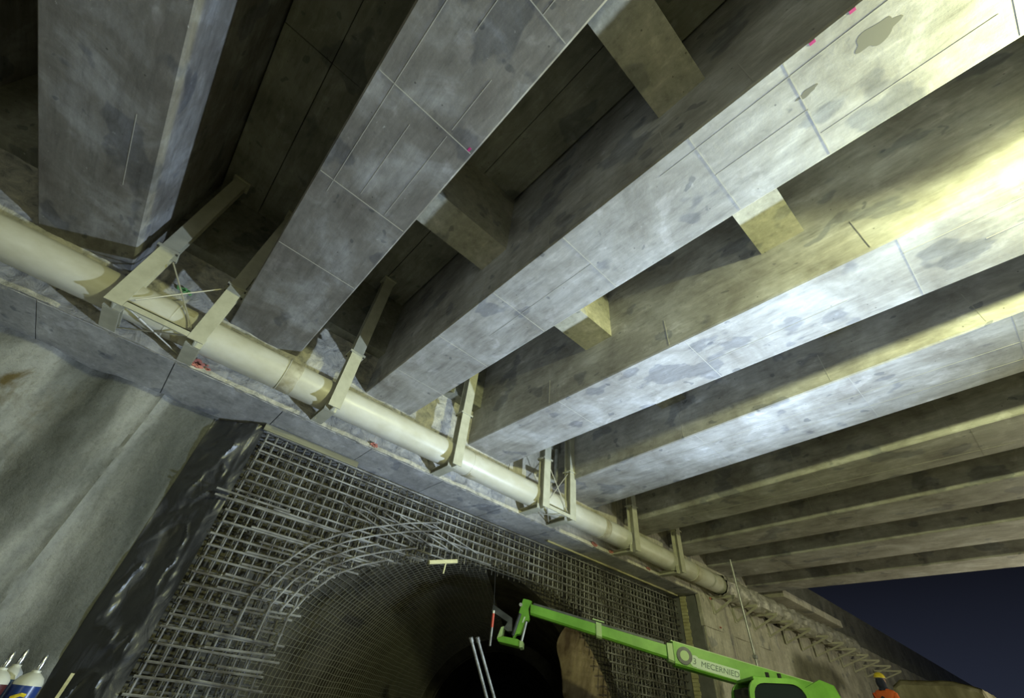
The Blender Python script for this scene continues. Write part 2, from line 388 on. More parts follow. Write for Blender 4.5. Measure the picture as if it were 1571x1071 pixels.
# rough front face
x0 = jx[0]; seg = 0
while x0 < 4.1:
    x1 = min(x0+.725, 4.12); n = 60
    def face(u, v, x0=x0, x1=x1):
        x = x0+(x1-x0)*u; z = .782+.418*v
        amp = .0055 if x < 1.25 else .0022
        if x > 3.1: z = .6+.6*v; 
        d = nz(x, 0, z, 9, 5)*amp*1.4+abs(nz(x, 5, z, 22, 3))*amp
        lip = -.004 if z < .802 else 0
        return P(x, 1.572-d+lip, z)
    mb = MB().slab(face, n, 34, (0, .10, 0)); obj('rough_face', mb, M['rough'] if x0 < 1.1 else M['wallr'], wf, smooth=True); x0 = x1
# end walls between the beams above the face
for i in range(len(BE)-1):
    xa, xb = ex(BE[i], 1, 1.55)-.003, ex(BE[i+1], 0, 1.55)+.003
    obj('end_wall', MB().box(P(xa, 1.512, 1.19), P(xb, 1.70, 1.53)), M['slab'], wf)
obj('backing', MB().box(P(-2.4, 1.66, .97), P(4.15, 1.96, 1.56)), M['slab'], wf)
# spray marks
def spray(x, z, r, seed, m, par, yy=1.560):
    mb = MB(); rnd = random.Random(seed)
    for q in range(14):
        t = 2*math.pi*q/11+rnd.uniform(-.2, .2); rr_ = r*(.45+.55*rnd.random()) if q < 11 else 0
        cx, cz = x+1.3*rr_*math.cos(t), z+.55*rr_*math.sin(t); s_ = r*rnd.uniform(.12, .30); n = 7
        pts = [P(cx+s_*1.5*math.cos(6.283*k/n)*rnd.uniform(.7, 1.2), yy, cz+s_*.7*math.sin(6.283*k/n)*rnd.uniform(.7, 1.2)) for k in range(n)]
        mb.add(pts+[p+Vector((0, .025, 0)) for p in pts], [tuple(range(n))]+[(k, (k+1) % n, (k+1) % n+n, k+n) for k in range(n)])
    return obj('paint_mark', mb, m, par)
for x, z, r, s in ((-.088, .800, .026, 1), (-.125, .905, .012, 2), (.58, .795, .013, 3), (.86, .93, .028, 4), (1.98, .795, .018, 5), (2.13, .795, .014, 6), (2.5, .795, .014, 7), (3.25, .78, .014, 8), (3.31, .62, .008, 9)):
    spray(x, z, r, s, M['red'], wf)
spray(-.26, 1.03, .018, 11, M['greenp'], wf); spray(1.33, .95, .01, 12, M['greenp'], wf)

# ---- sprayed concrete wall on the left
wl = sroot('wall_left', P(-1.2, 1.86, -.375))
def shot(u, v):
    x = -2.6+2.665*u; z = -.40+1.19*v
    d = .022*nz(x, 0, z*.25, 5, 4)+.006*nz(x, 3, z, 16, 4)
    # upright ribs of the bored piles under the sprayed skin and one long raised seam
    d += .012*math.sin((x+.03*nz(x, 1, z, 2, 2))*22)
    rr = x+.13+.012*nz(0, 2, z, 8, 3); d += .012*math.exp(-(rr/.008)**2)*(1 if z > -.1 else .5)
    if x < -.35: d += (-.35-x)*.12+.05*max(0, nz(x, 7, z, 5, 4))*min(1, (-.35-x)*4)
    return P(x, 1.85-d*(1 if u < 1 else 0.4)*min(1, (1-u)*9+.25), z)
obj('sprayed_face', MB().slab(shot, 230, 110, (0, .25, 0)), M['shot'], wl, smooth=True)

# ---- niche back wall with the tunnel mouth
AX = Vector((math.sin(math.radians(45)), math.cos(math.radians(45)), 0)); NX = Vector((AX.y, -AX.x, 0))
RT = 3.05; TC = P(1.46, 1.95, -.12)
wb = sroot('wall_niche', TC)
def head():
    mb = MB(); n = 160; k = 0
    inner = []; outer = []
    for i in range(n+1):
        t = math.pi*1.0*i/n
        # ellipse of the skewed tube on the plane y = 1.95
        inner.append(Vector((TC.x+math.cos(t)*RT/NX.x, TC.y, TC.z+math.sin(t)*RT)))
        dx, dz = math.cos(t), math.sin(t)
        kx = (7.0 if dx > 0 else 5.4)/max(1e-6, abs(dx)); kz = (4.69-TC.z)/max(1e-6, dz); kk = min(kx, kz); outer.append(Vector((TC.x+dx*kk, TC.y, TC.z+dz*kk)))
    low_i = [Vector((inner[0].x, TC.y, -.2))]; low_o = [Vector((outer[0].x, TC.y, -.2))]
    I = low_i+inner+[Vector((inner[-1].x, TC.y, -.2))]; O = low_o+outer+[Vector((outer[-1].x, TC.y, -.2))]
    m_ = len(I); mb.add(I+O+[p+Vector((0, .3, 0)) for p in I]+[p+Vector((0, .3, 0)) for p in O],
        [(j, j+1, j+1+m_, j+m_) for j in range(m_-1)]+[(j+2*m_, j+3*m_, j+1+3*m_, j+1+2*m_) for j in range(m_-1)]+[(j, j+2*m_, j+1+2*m_, j+1) for j in range(m_-1)])
    return mb
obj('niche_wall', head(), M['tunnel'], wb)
def tun(r, s0, s1, nu=30, nv=48, amp=.05, seed=0):
    def fn(u, v):
        t = math.pi*(-.22+1.44*v); s = s0+(s1-s0)*u
        q = r+amp*nz(math.cos(t)*2, math.sin(t)*2, s*.6+seed, 1.2, 3)
        p = TC+AX*s+NX*(q*math.cos(t))+Vector((0, 0, q*math.sin(t)))
        if p.y < TC.y+.02 : p = p + AX*((TC.y+.02-p.y)/AX.y)
        return p
    return fn
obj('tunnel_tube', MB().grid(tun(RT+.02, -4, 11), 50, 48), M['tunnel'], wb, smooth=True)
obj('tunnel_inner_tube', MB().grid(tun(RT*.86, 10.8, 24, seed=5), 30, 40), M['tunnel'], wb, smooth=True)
mb = MB(); n = 40; I = []; O = []
for i in range(n+1):
    t = math.pi*(-.2+1.4*i/n); a = NX*math.cos(t)+Vector((0, 0, math.sin(t)))
    I.append(TC+AX*10.9+a*RT*.85); O.append(TC+AX*10.9+a*(RT+.4))
mb.add(I+O, [(j, j+1, j+1+n+1, j+n+1) for j in range(n)]); obj('tunnel_step', mb, M['tunnel'], wb)
mb = MB(); mb.tube([TC+AX*24, TC+AX*24.2], 3.2, 24); obj('tunnel_end', mb, M['black'], wb)
# brown waterproofing membrane on the right side of the tunnel mouth
def memb(u, v):
    q = min(1, u/.35); t = math.pi*(-.30+(.58-.20*q-.10*min(1, u*3)**2+.025*math.sin(u*21))*v)
    y = 1.925+.30*q+max(0, u-.35)*2.2; cx = 1.46+.10*q+max(0, y-2.225)
    a_ = 1.16-.10*min(1, u/.06)-.17*q; b_ = .79-.06*min(1, u/.06)-.14*q
    f = .05*nz(y*1.3, t*1.6, 1, 1.5, 4)+.035*abs(nz(y*2.6, t*2, 6, 2, 3))
    k = 1-min(1, u*8)*(.03+abs(f))-.04*math.sin(math.pi*q)
    return P(cx+a_*k*math.cos(t), y, -.12+b_*k*math.sin(t))
tag(obj('waterproof_membrane', MB().slab(memb, 90, 80, (.02, .03, 0)), M['membrane'], smooth=True, origin=P(2.3, 1.9, -.3)), 'brown wrinkled membrane lining the right side of the tunnel mouth', 'membrane')
# wire mesh on the left half of the tunnel wall
mb = MB(); r = RT-.07
def tp(s, t, r=r): return TC+AX*s+NX*(r*math.cos(t))+Vector((0, 0, r*math.sin(t)))
def clipy(pts, y=TC.y-.12):
    out = []; cur = []
    for p in pts:
        if p.y > y: cur.append(p)
        else:
            if len(cur) > 1: out.append(cur)
            cur = []
    if len(cur) > 1: out.append(cur)
    return out
for k in range(60):
    t = math.pi*(.48+.70*k/60)
    for c_ in clipy([tp(-3+i*.5, t+.004*math.sin(i*1.7+k)) for i in range(28)]): mb.tube(c_, .007, 3, False)
for k in range(92):
    s = -3+k*.15
    for c_ in clipy([tp(s, math.pi*(.48+.70*i/24)) for i in range(25)]): mb.tube(c_, .007, 3, False)
o = tag(obj('wire_mesh', mb, M['wire'], origin=P(1.0, 2.2, 0)), 'fine wire mesh over the curved left wall inside the tunnel', 'mesh'); o['kind'] = 'stuff'

# ---- right wall: bored wall panels flush with the cap beam, reveal and yellow edge strip at the niche
wr = sroot('wall_right', P(4, 1.57, -.375))
xs = [3.12, 3.495, 3.86, 4.42, 4.98, 5.54, 6.1, 7.0, 7.9, 8.8, 10.5, 12.5, 15.0]
for a, b in zip(xs, xs[1:]):
    def pan(u, v, a=a, b=b):
        x = a+.002+(b-a-.004)*u; z = -.40+1.42*v if a > 4.1 else -.40+1.20*v
        if a > 4.1: z = -.40+1.385*v
        d = .012*math.sin(x*17)+.012*nz(x, 2, z*.3, 4, 3)+.006*nz(x, 5, z, 10, 3)
        return P(x, 1.574-d*.5, z)
    obj('wall_panel', MB().slab(pan, 20, 20, (0, .6, 0)), M['wallr'], wr, smooth=True)
obj('joint_backing', MB().box(P(3.2, 1.60, -.4), P(15, 1.75, .97)), M['joint'], wr)
obj('niche_reveal', MB().box(P(3.105, 1.585, -.4), P(3.125, 2.0, .779)), M['grey'], wr)
mb = MB()
for k in range(58):
    z = -.38+k*.02; mb.box(P(3.098, 1.675-.004*(k % 2), z), P(3.112, 1.715, z+.0185))
obj('edge_strip', mb, M['wood'], wr, label='yellow ribbed strip')
# corbel on the right wall
obj('corbel', MB().box(P(4.20, 1.405, .975), P(5.50, 1.60, 1.032)), M['wallr'], wr, bevel=.01)
obj('parapet', MB().box(P(4.14, 1.62, .96), P(15, 2.1, 1.35)), M['slab'], wr)

# high dark deck beyond the last beam
cf = sroot('ceiling_far', P(7, 0, 2.1))
obj('far_deck', MB().box(P(4.25, -6, 2.2), P(6.6, 2.1, 2.3)), M['slab'], cf)
for k in range(1):
    x = 5.4+k*1.5; obj('far_girder', MB().box(P(x, -6, 2.08), P(x+.25, 2.0, 2.2)), M['slab'], cf)

# unseen hood and rod added over the green lamp to cut its upward light
fx = thing('light_blocker', 'unseen hood added to block upward lamp light between the two brightest beams', 'light_blocker', YEL+Vector((0, 0, .22)))
obj('hood', MB().box(YEL+Vector((-.26, -.45, .215)), YEL+Vector((.24, .55, .245))), M['galv'], fx)
obj('hanger_rod', MB().tube([YEL+Vector((0, 0, .24)), P(.88, -.70, 1.5)], .012, 6), M['rod'], fx)

# ================================================================== REBAR CAGE in the niche
cage = thing('rebar_cage', 'wall of steel reinforcing bars around the tunnel mouth under the ledge', 'rebar cage', P(1.66, 1.72, -.375))
CT = [(.60, -.40), (.585, -.20), (.565, .0), (.56, .104), (.562, .193), (.60, .267), (.667, .344), (.76, .40), (.856, .441), (1.0, .49), (1.134, .525), (1.355, .565), (1.659, .580), (1.96, .529), (2.229, .425), (2.33, .268), (2.35, .158), (2.33, 0), (2.28, -.4)]
def ctop(x):     # height of the opening at x
    if x < .562 or x > 2.35: return None
    for (xa, za), (xb, zb) in zip(CT[4:], CT[5:]):
        if xa <= x <= xb: return za+(zb-za)*(x-xa)/(xb-xa)
    return .0
def cside(z):
    l = r_ = None
    for (xa, za), (xb, zb) in zip(CT, CT[1:]):
        if (za-z)*(zb-z) <= 0 and za != zb:
            x = xa+(xb-xa)*(z-za)/(zb-za)
            if x < 1.4: l = x if l is None else max(l, x)
            else: r_ = x
    return l, r_
X0, X1, Z0, Z1 = .222, 3.095, -.372, .765
br = .0140
def wob(x, z, a=.0015): return a*nz(x, 1, z, 3, 2)
def hbar(z, xa, xb, y, r=br, name='horizontal_bar', m='rebar', parent=cage, dz=0):
    pts = []; n = max(2, int((xb-xa)/.5)+1)
    for i in range(n+1):
        x = xa+(xb-xa)*i/n; pts.append(P(x, y+wob(x, z), z+dz*i/n+wob(z*9, x)))
    return MB().tube(pts, r, 6)
nb = 0
z = Z0
while z < Z1:
    l, r_ = cside(z) if z < .585 else (None, None)
    jit = random.uniform(-.006, .006)
    if l is None: spans = [(X0+random.uniform(-.004, .01), 1.75+random.uniform(-.1, .15)), (1.5+random.uniform(-.2, .1), X1)]
    else: spans = [(X0+random.uniform(-.006, .012), l+random.uniform(-.02, .03)), (r_+random.uniform(-.02, .03), X1)]
    for q, (a, b) in enumerate(spans):
        if b-a > .05: obj('horizontal_bar', hbar(z+jit*.5, a, b, 1.735+.004*q), M['rebar'], cage); nb += 1
    # extra lapped bars on the left flank
    if z < .56 and l is not None and random.random() < .75:
        a = X0+random.uniform(.08, .2); obj('lapped_bar', hbar(z+.009, a, min(l, 1.0)+random.uniform(-.03, .05), 1.729, dz=random.uniform(-.01, .01)), M['rebar'], cage)
    z += .0375
for z, a, b in ((.505, .165, .42), (.485, .17, .5)): obj('projecting_bar', hbar(z, a, b, 1.722), M['rebar'], cage)
x = X0+.01
while x < X1:
    t = ctop(x)
    zl = (t+random.uniform(-.012, .02)) if t is not None else Z0
    obj('upright_bar', MB().tube([P(x+wob(x, 0), 1.747, Z1-.002), P(x+wob(x, 3, .004), 1.747+wob(x, 9), (Z1+zl)/2), P(x+wob(x, 5, .004), 1.747, zl)], br*.85, 6), M['rebar'], cage)
    x += .0375
# hoops following the opening on the left shoulder and the crown, slanted bars over the crown
for k in range(5):
    off = .012+.036*k; pts = []
    for (x, z) in CT[3+ (k % 2):15]:
        cx, cz = 1.46, -.1; d = Vector((x-cx, z-cz)); d = d*(1+off/d.length)
        pts.append(P(cx+d.x, 1.722-.002*(k % 2), min(cz+d.y, Z1-.01)))
    pts = pts[:random.randint(6, 8)]
    obj('hoop_bar', MB().tube(pts, br, 6), M['rebar'], cage)
for k in range(6):
    x = .60+.085*k; z = .605+.008*k
    obj('slanted_bar', MB().tube([P(x, 1.724, z), P(x+.27, 1.722, z-.075+.004*k)], br*.9, 6), M['rebar'], cage)
# two deeper layers, too dense to pick apart
mb = MB()
for y, st, rr in ((1.79, .0375, .012), (1.87, .05, .011)):
    z = Z0+.012
    while z < Z1:
        l, r_ = cside(z) if z < .585 else (None, None)
        for a, b in ([(X0, X1)] if l is None else [(X0, l+.0), (r_*y/1.735, X1)]): mb.tube([P(a, y, z), P((a+b)/2, y+wob(a, z), z), P(b, y, z)], rr, 4, False)
        z += st
    x = X0+.02
    while x < X1:
        t = ctop(x) if x < 1.3 else ctop(x*1.735/y); mb.tube([P(x, y+.008, Z1), P(x+wob(x, 4), y+.008, t if t is not None else Z0)], rr, 4, False); x += st*.8
x = X0+.03
while x < X1:          # ties from front to back
    z = Z0+.03
    while z < Z1:
        t = ctop(x if x < 1.3 else x*.95)
        if t is None or z > t: mb.tube([P(x, 1.74, z), P(x, 1.87, z+.004)], .006, 3, False)
        z += .075
    x += .075
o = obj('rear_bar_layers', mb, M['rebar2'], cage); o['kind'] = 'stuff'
# timber strips under the ledge
b_ = thing('timber_strip', 'pale timber board under the ledge at the top left corner of the bars', 'board', P(.2, 1.73, .74))
obj('board', MB().box(P(.205, 1.722, .752), P(.60, 1.730, .777)), M['board'], b_)
tag(obj('timber_strip', MB().box(P(1.75, 1.700, .768), P(3.05, 1.708, .778)), M['wood'], origin=P(1.75, 1.7, .768)), 'long thin yellow strip below the ledge above the right hand bars', 'strip')

# ================================================================== BLACK PLASTIC SHEET
def plast(u, v):
    x = .052+.160*u; z = -.37+1.14*v
    y = 1.845-.105*min(1, u*1.25)
    X = u*.16; q = Vector((X*1.3+z*.45, z*.9-X*1.2, 0))
    big = noise.fractal(q*5.0, 1, 2, 2); rid = 1-abs(noise.fractal(q*7.5+Vector((3, 7, 1)), 1, 2, 3))*2.4
    gath = math.sin(30*(z-.28)-9*u)*math.exp(-((z-.28)/.10)**2)+math.sin(34*(z-.66)-10*u)*math.exp(-((z-.66)/.07)**2)+math.sin(30*(z+.02)+9*u)*math.exp(-((z+.02)/.09)**2)
    wv = .040*big+.016*max(0, rid)**2+.005*gath
    e = math.sin(math.pi*u)**.8
    return P(x+.005*nz(z, 4, 0, 5, 2)*(1 if 0 < u < 1 else .4), y-wv*(.02+.83*e)+.010*e, min(z, .778))
tag(obj('plastic_sheet', MB().slab(plast, 46, 150, (0, .012, 0)), M['plastic'], origin=P(.13, 1.75, -.37), smooth=True), 'black wrinkled plastic sheet hanging between the sprayed wall and the bars', 'plastic sheet')
tag(obj('timber_lath', MB().bar(P(.075, 1.66, -.372), P(.093, 1.72, -.005), .03, .02), M['wood'], origin=P(.075, 1.66, -.372)), 'thin timber lath leaning on the foot of the black plastic sheet', 'lath')

# ================================================================== PIPE
PY, PZ, PR = 1.487, .860, .0575
pipe = thing('drain_pipe', 'long cream pipe carried on steel hangers along the concrete ledge', 'pipe', P(0, PY, PZ))
joints = [-2.3, -1.25, -.19, .17, 1.02, 1.95, 2.9, 3.25]
for a, b in zip(joints, joints[1:]):
    sag = lambda x: .0015*math.sin(x*5)
    obj('pipe_section', MB().tube([P(a+(b-a)*i/6, PY+sag(a+(b-a)*i/6), PZ+.6*sag(a+(b-a)*i/6+1)) for i in range(7)], PR*4, 40), M['pipe'], pipe, smooth=True)
for a in joints[1:-1]:
    obj('coupling', MB().tube([P(a-.024, PY, PZ), P(a-.022, PY, PZ), P(a+.022, PY, PZ), P(a+.024, PY, PZ)], [PR*4+.001, PR*4+.004, PR*4+.004, PR*4+.001], 40), M['pipe_stain'], pipe, smooth=True)
    for d in (-.026,): obj('clamp_ring', MB().tube([P(a+d-.0012, PY, PZ), P(a+d+.0012, PY, PZ)], PR*4+.009, 40), M['pipe'], pipe, smooth=True)
# crumpled foil wrap beyond the bars
def foil(u, v):
    t = 2*math.pi*v; x = 3.22+2.5*u
    q = .066+.012*nz(x*3, math.cos(t)*1.5, math.sin(t)*1.5, 2.4, 4)+.006*math.sin(x*38+1.5*math.sin(t))
    return P(x, PY-.01-.05*max(0, u-.2)+q*math.cos(t), PZ+q*math.sin(t)-.004)
tag(obj('foil_wrapped_pipe', MB().grid(foil, 150, 28), M['foil'], origin=P(4.4, PY, PZ), smooth=True), 'crumpled foil wrapped pipe on triangular brackets along the right wall', 'pipe')

# ================================================================== HANGERS
def hanger(x, label, top=1.497):
    root = thing('pipe_hanger', label, 'hanger', P(x, 1.4, .78), 'steel hangers carrying the pipe')
    W, H = .178, .165; yf = 1.402
    zf = .784
    obj('lower_post', ibeam(MB(), P(x, yf+H/8, zf), P(x, yf+H/8, 1.030), W, H, (0, -1, 0)), M['steel'], root)
    obj('upper_post', ibeam(MB(), P(x, yf+H/8, 1.038), P(x, yf+H/8, top-.004), W, H, (0, -1, 0)), M['steel'], root)
    sp = obj('splice_plate', MB().box(P(x-.031, yf-.006, 1.0302), P(x+.031, yf+.047, 1.0378)), M['steel'], root)
    for sx in (-.027, .027):
        for sy in (0.0, .041):
            obj('bolt', MB().tube([P(x+sx, yf+sy, 1.026), P(x+sx, yf+sy, 1.042)], .013, 6), M['bolt'], sp)
    # arm back to the wall, an H lying under the pipe
    obj('arm', ibeam(MB(), P(x, yf+.044, zf+.0105), P(x, 1.572, zf+.0105), .17, .085, (0, 0, 1), .012, .012), M['steel'], root)
    obj('saddle', MB().box(P(x-.018, PY-.02, zf+.0195), P(x+.018, PY+.02, zf+.0245)), M['steel'], root)
    obj('top_plate', MB().box(P(x-.03, yf-.006, top-.004), P(x+.03, yf+.05, top+.002)), M['steel'], root)
    return root
HL = [(-.340, 'leftmost pipe hanger, beside the bright edged stained beam'), (-.125, 'second pipe hanger from the left, behind the crossed rods'), (.335, 'third pipe hanger, left of the central beam end'),
      (.888, 'fourth pipe hanger, between central beam and bright beam'), (1.423, 'fifth pipe hanger, left one of the close pair right of centre'), (1.617, 'sixth pipe hanger, right one of the close pair right of centre'),
      (2.167, 'second pipe hanger from the right end of the bare pipe'), (2.64, 'last pipe hanger before the foil wrapped pipe')]
for x, l in HL: hanger(x, l)
# braces between the paired hangers
def brace(xa, xb, lab):
    root = thing('hanger_brace', lab, 'brace', P((xa+xb)/2, 1.4, .8))
    obj('front_rail', MB().box(P(xa+.023, 1.402, .786), P(xb-.023, 1.408, .806)).box(P(xa+.023, 1.402, .803), P(xb-.023, 1.425, .806)), M['steel'], root)
    for p, q in (((xa+.01, 1.41, .80), (xb-.01, 1.56, .795)), ((xa+.01, 1.56, .795), (xb-.01, 1.41, .80))): obj('rod', MB().tube([P(*p), P(*q)], .010, 6), M['rod'], root)
    m_ = Vector(P(xa+.01, 1.41, .80)).lerp(P(xb-.01, 1.56, .795), .32); d = (P(xb-.01, 1.56, .795)-P(xa+.01, 1.41, .80)).normalized()
    obj('turnbuckle', MB().tube([m_-d*.06, m_-d*.05, m_+d*.05, m_+d*.06], [.010, .019, .019, .010], 8), M['rod'], root)
    for p, q in (((xa+.03, 1.42, 1.01), (xb-.02, 1.42, .815)), ((xa+.03, 1.42, .83), (xb-.01, 1.42, 1.04))): obj('rod', MB().tube([P(*p), P(*q)], .009, 6), M['rod'], root)
brace(-.340, -.125, 'steel rail and crossed thin rods joining the two leftmost pipe hangers')
brace(1.423, 1.617, 'steel rail and crossed thin rods joining the close pair of hangers')
# small conduit elbow at the pair of hangers
mb = MB().tube([P(1.45, 1.50, .985), P(1.56, 1.50, .992), P(1.585, 1.50, 1.0), P(1.59, 1.50, 1.03), P(1.59, 1.50, 1.19)], .045, 12)
tag(obj('elbow_conduit', mb, M['galv'], origin=P(1.55, 1.5, .99), smooth=True), 'bent metal conduit between the close pair of hangers', 'conduit')
# cable down the face
mb = MB().tube([P(1.30, 1.545, 1.05), P(1.292, 1.552, .98), P(1.296, 1.55, .93), P(1.30, 1.55, .86)], .006, 6)
tag(obj('cable', mb, M['rubber'], origin=P(1.3, 1.55, .86)), 'thin dark cable hanging on the wall face left of the close pair of hangers', 'cable')

# triangular brackets along the right wall
BR = [3.27, 3.57, 3.86, 4.12, 4.42, 4.74, 5.05, 5.36, 5.68, 6.0, 6.35, 6.7]
ORD = ['first', 'second', 'third', 'fourth', 'fifth', 'sixth', 'seventh', 'eighth', 'ninth', 'tenth', 'eleventh', 'twelfth']
for k, x in enumerate(BR):
    root = thing('wall_bracket', ORD[k]+' triangular steel bracket from the left under the foil wrapped pipe', 'bracket', P(x, 1.56, .78), 'triangular brackets under the wrapped pipe')
    yo = 1.40-.012*min(k, 6)
    obj('arm', MB().bar(P(x, 1.575, .790), P(x, yo, .787), .06, .06), M['steel'], root)
    obj('strut', MB().bar(P(x+.01, 1.565, .700), P(x, yo+.01, .780), .045, .045), M['steel'], root)
    obj('wall_plate', MB().box(P(x-.016, 1.560, .69), P(x+.016, 1.566, .802)), M['steel'], root)

# scaffold pole in front of the right part of the pipe
pole = thing('scaffold_pole', 'upright grey scaffold pole standing before the pipe on the right', 'pole', P(3.19, 1.33, -.375))
obj('lower_tube', MB().tube([P(3.20, 1.33, -.375), P(3.19, 1.33, .44)], .024*1.15, 12), M['galv'], pole, smooth=True)
obj('upper_tube', MB().tube([P(3.19, 1.33, .44), P(3.155, 1.33, .98)], .024*1.15, 12), M['galv'], pole, smooth=True)
for z in (.44, .86, .30): obj('coupler', MB().box(P(3.178, 1.318, z-.010), P(3.200, 1.342, z+.010)), M['galv'], pole, bevel=.01)

# ================================================================== LEANING TUBES, TIMBER, LAMP STICK in the tunnel mouth
for k, (a, b, l) in enumerate((((1.152, 1.5, .225), (1.545, 1.5, -.375), 'left one of two shiny leaning metal tubes before the tunnel'), ((1.183, 1.5, .230), (1.590, 1.5, -.375), 'right one of two shiny leaning metal tubes before the tunnel'))):
    t = thing('leaning_tube', l, 'tube', P(*b)); obj('shaft', MB().tube([P(*a), P(*b)], .022, 12), M['tube'], t, smooth=True)
    d = (P(*a)-P(*b)).normalized(); obj('end_collar', MB().tube([P(*a)-d*.05, P(*a)+d*.01], .030, 12), M['tube'], t, smooth=True)
t = thing('timber_prop', 'short pale timber wedged at the crown of the tunnel mouth', 'timber', P(1.05, 1.62, .48))
obj('timber', MB().bar(P(.985, 1.63, .462), P(1.115, 1.62, .497), .07, .06), M['wood'], t, bevel=.006)
obj('peg', MB().bar(P(1.058, 1.62, .436), P(1.062, 1.62, .478), .02, .02), M['wood'], t)
t = thing('hanging_lamp_stick', 'slim red and grey stick hanging left of the lifting fork', 'stick', P(1.248, 1.5, .215))
obj('red_sleeve', MB().tube([P(1.248, 1.5, .275), P(1.248, 1.5, .322)], .020, 10), M['redp'], t, smooth=True)
obj('grey_rod', MB().tube([P(1.247, 1.5, .215), P(1.248, 1.5, .275)], .017, 10), M['tube'], t, smooth=True)
obj('white_tip', MB().tube([P(1.248, 1.5, .322), P(1.248, 1.5, .332)], .018, 10), M['ivory'], t, smooth=True)
obj('hook_wire', MB().tube([P(1.248, 1.5, .332), P(1.249, 1.52, .50)], .004, 5), M['rubber'], t)

# ================================================================== TELEHANDLER
TO = Vector((8.34, 3.136, 0)); TF = Vector((-.67118, .74130, 0)); TR = Vector((.74130, .67118, 0))
def T(u, v, z): return TO+TF*u+TR*v+Vector((0, 0, z))
tele = thing('telehandler', 'lime green telescopic handler with its boom raised towards the tunnel', 'telehandler', T(0, .9, 0))
def tbox(mb, a, b):
    (u0, v0, z0), (u1, v1, z1) = a, b
    vs = [T(u, v, z) for z in (z0, z1) for (u, v) in ((u0, v0), (u1, v0), (u1, v1), (u0, v1))]
    return mb.add(vs, [(3,2,1,0),(4,5,6,7),(0,1,5,4),(1,2,6,5),(2,3,7,6),(3,0,4,7)])
def toP(pts, v): return [T(u, v, z) for u, z in pts]
obj('chassis', tbox(MB(), (-2.1, .1, .55), (2.0, 1.75, 1.0)), M['lime'], tele, bevel=.04)
obj('engine_cover', tbox(MB(), (-1.5, .25, 1.0), (-.55, .95, 1.55)), M['lime'], tele, bevel=.06)
obj('rear_weight', tbox(MB(), (-2.35, .25, .7), (-2.0, 1.65, 1.5)), M['dsteel'], tele, bevel=.05)
obj('boom_mount', MB().prism([(-1.6, 1.0), (-.2, 1.0), (-.35, 2.22), (-.95, 2.52), (-1.15, 2.46)], T(0, .98, 0), T(0, 1.06, 0), (TF, (0, 0, 1))).prism([(-1.6, 1.0), (-.2, 1.0), (-.35, 2.22), (-.95, 2.52), (-1.15, 2.46)], T(0, 1.36, 0), T(0, 1.44, 0), (TF, (0, 0, 1))), M['lime'], tele)
for u in (-1.35, 1.35):
    for v in (.05, 1.8):
        wh = obj('wheel', MB().tube([T(u, v-.19, .55), T(u, v-.15, .55), T(u, v+.15, .55), T(u, v+.19, .55)], [.47, .55, .55, .47], 24), M['rubber'], tele, smooth=True)
        obj('hub', MB().tube([T(u, v-.21, .55), T(u, v+.21, .55)], .22, 16), M['limep'], wh, smooth=True)
# cab
def rr(pts, r, n=5):   # rounded polygon
    out = []
    for i, p in enumerate(pts):
        a = Vector(pts[i-1]); b = Vector(p); c = Vector(pts[(i+1) % len(pts)])
        d1 = (a-b).normalized(); d2 = (c-b).normalized(); q = min(r, (a-b).length*.45, (c-b).length*.45)
        for k in range(n+1):
            t = k/n; out.append(tuple((b+d1*q)*(1-t)**2+b*2*t*(1-t)+(b+d2*q)*t*t))
    return out
cab_o = rr([(.62, .75), (.52, 2.36), (-.28, 2.40), (-.50, .75)], .22)
cab_i = rr([(.56, .82), (.46, 2.30), (-.24, 2.335), (-.44, .82)], .18)
def frame(mb, v0, v1):
    n = len(cab_o); k = len(mb.v)
    for v in (v0, v1):
        for pr in (cab_o, cab_i): mb.v += [T(u, v, z) for u, z in pr]
    for j in range(n):
        j2 = (j+1) % n; a, b, c, d = k, k+n, k+2*n, k+3*n
        mb.f += [(a+j, a+j2, b+j2, b+j), (c+j, d+j, d+j2, c+j2), (a+j, c+j, c+j2, a+j2), (b+j, b+j2, d+j2, d+j)]
    return mb
cab = obj('cab', frame(frame(MB(), 0, .06), .86, .92), M['lime'], tele, smooth=True)
obj('cab_window', MB().prism(cab_i, T(0, .025, 0), T(0, .035, 0), (TF, (0, 0, 1))), M['glass'], cab)
obj('cab_window', MB().prism(cab_i, T(0, .885, 0), T(0, .895, 0), (TF, (0, 0, 1))), M['glass'], cab)
obj('cab_roof', tbox(MB(), (-.22, .05, 2.335), (.42, .87, 2.385)), M['lime'], cab, bevel=.01)
obj('windscreen', MB().add([T(.60, .05, .9), T(.60, .87, .9), T(.50, .87, 2.25), T(.50, .05, 2.25), T(.585, .05, .9), T(.585, .87, .9), T(.485, .87, 2.25), T(.485, .05, 2.25)], [(0,1,2,3),(7,6,5,4),(0,4,5,1),(1,5,6,2),(2,6,7,3),(3,7,4,0)]), M['glass'], cab)
obj('seat', tbox(tbox(MB(), (-.25, .25, .9), (.2, .7, 1.35)), (-.3, .25, 1.3), (-.18, .7, 1.95)), M['rubber'], cab, bevel=.04)
for u in (.02, -.16): obj('roof_lug', MB().tube([T(u, .55, 2.37), T(u, .55, 2.50)], .03, 8), M['rubber'], cab)
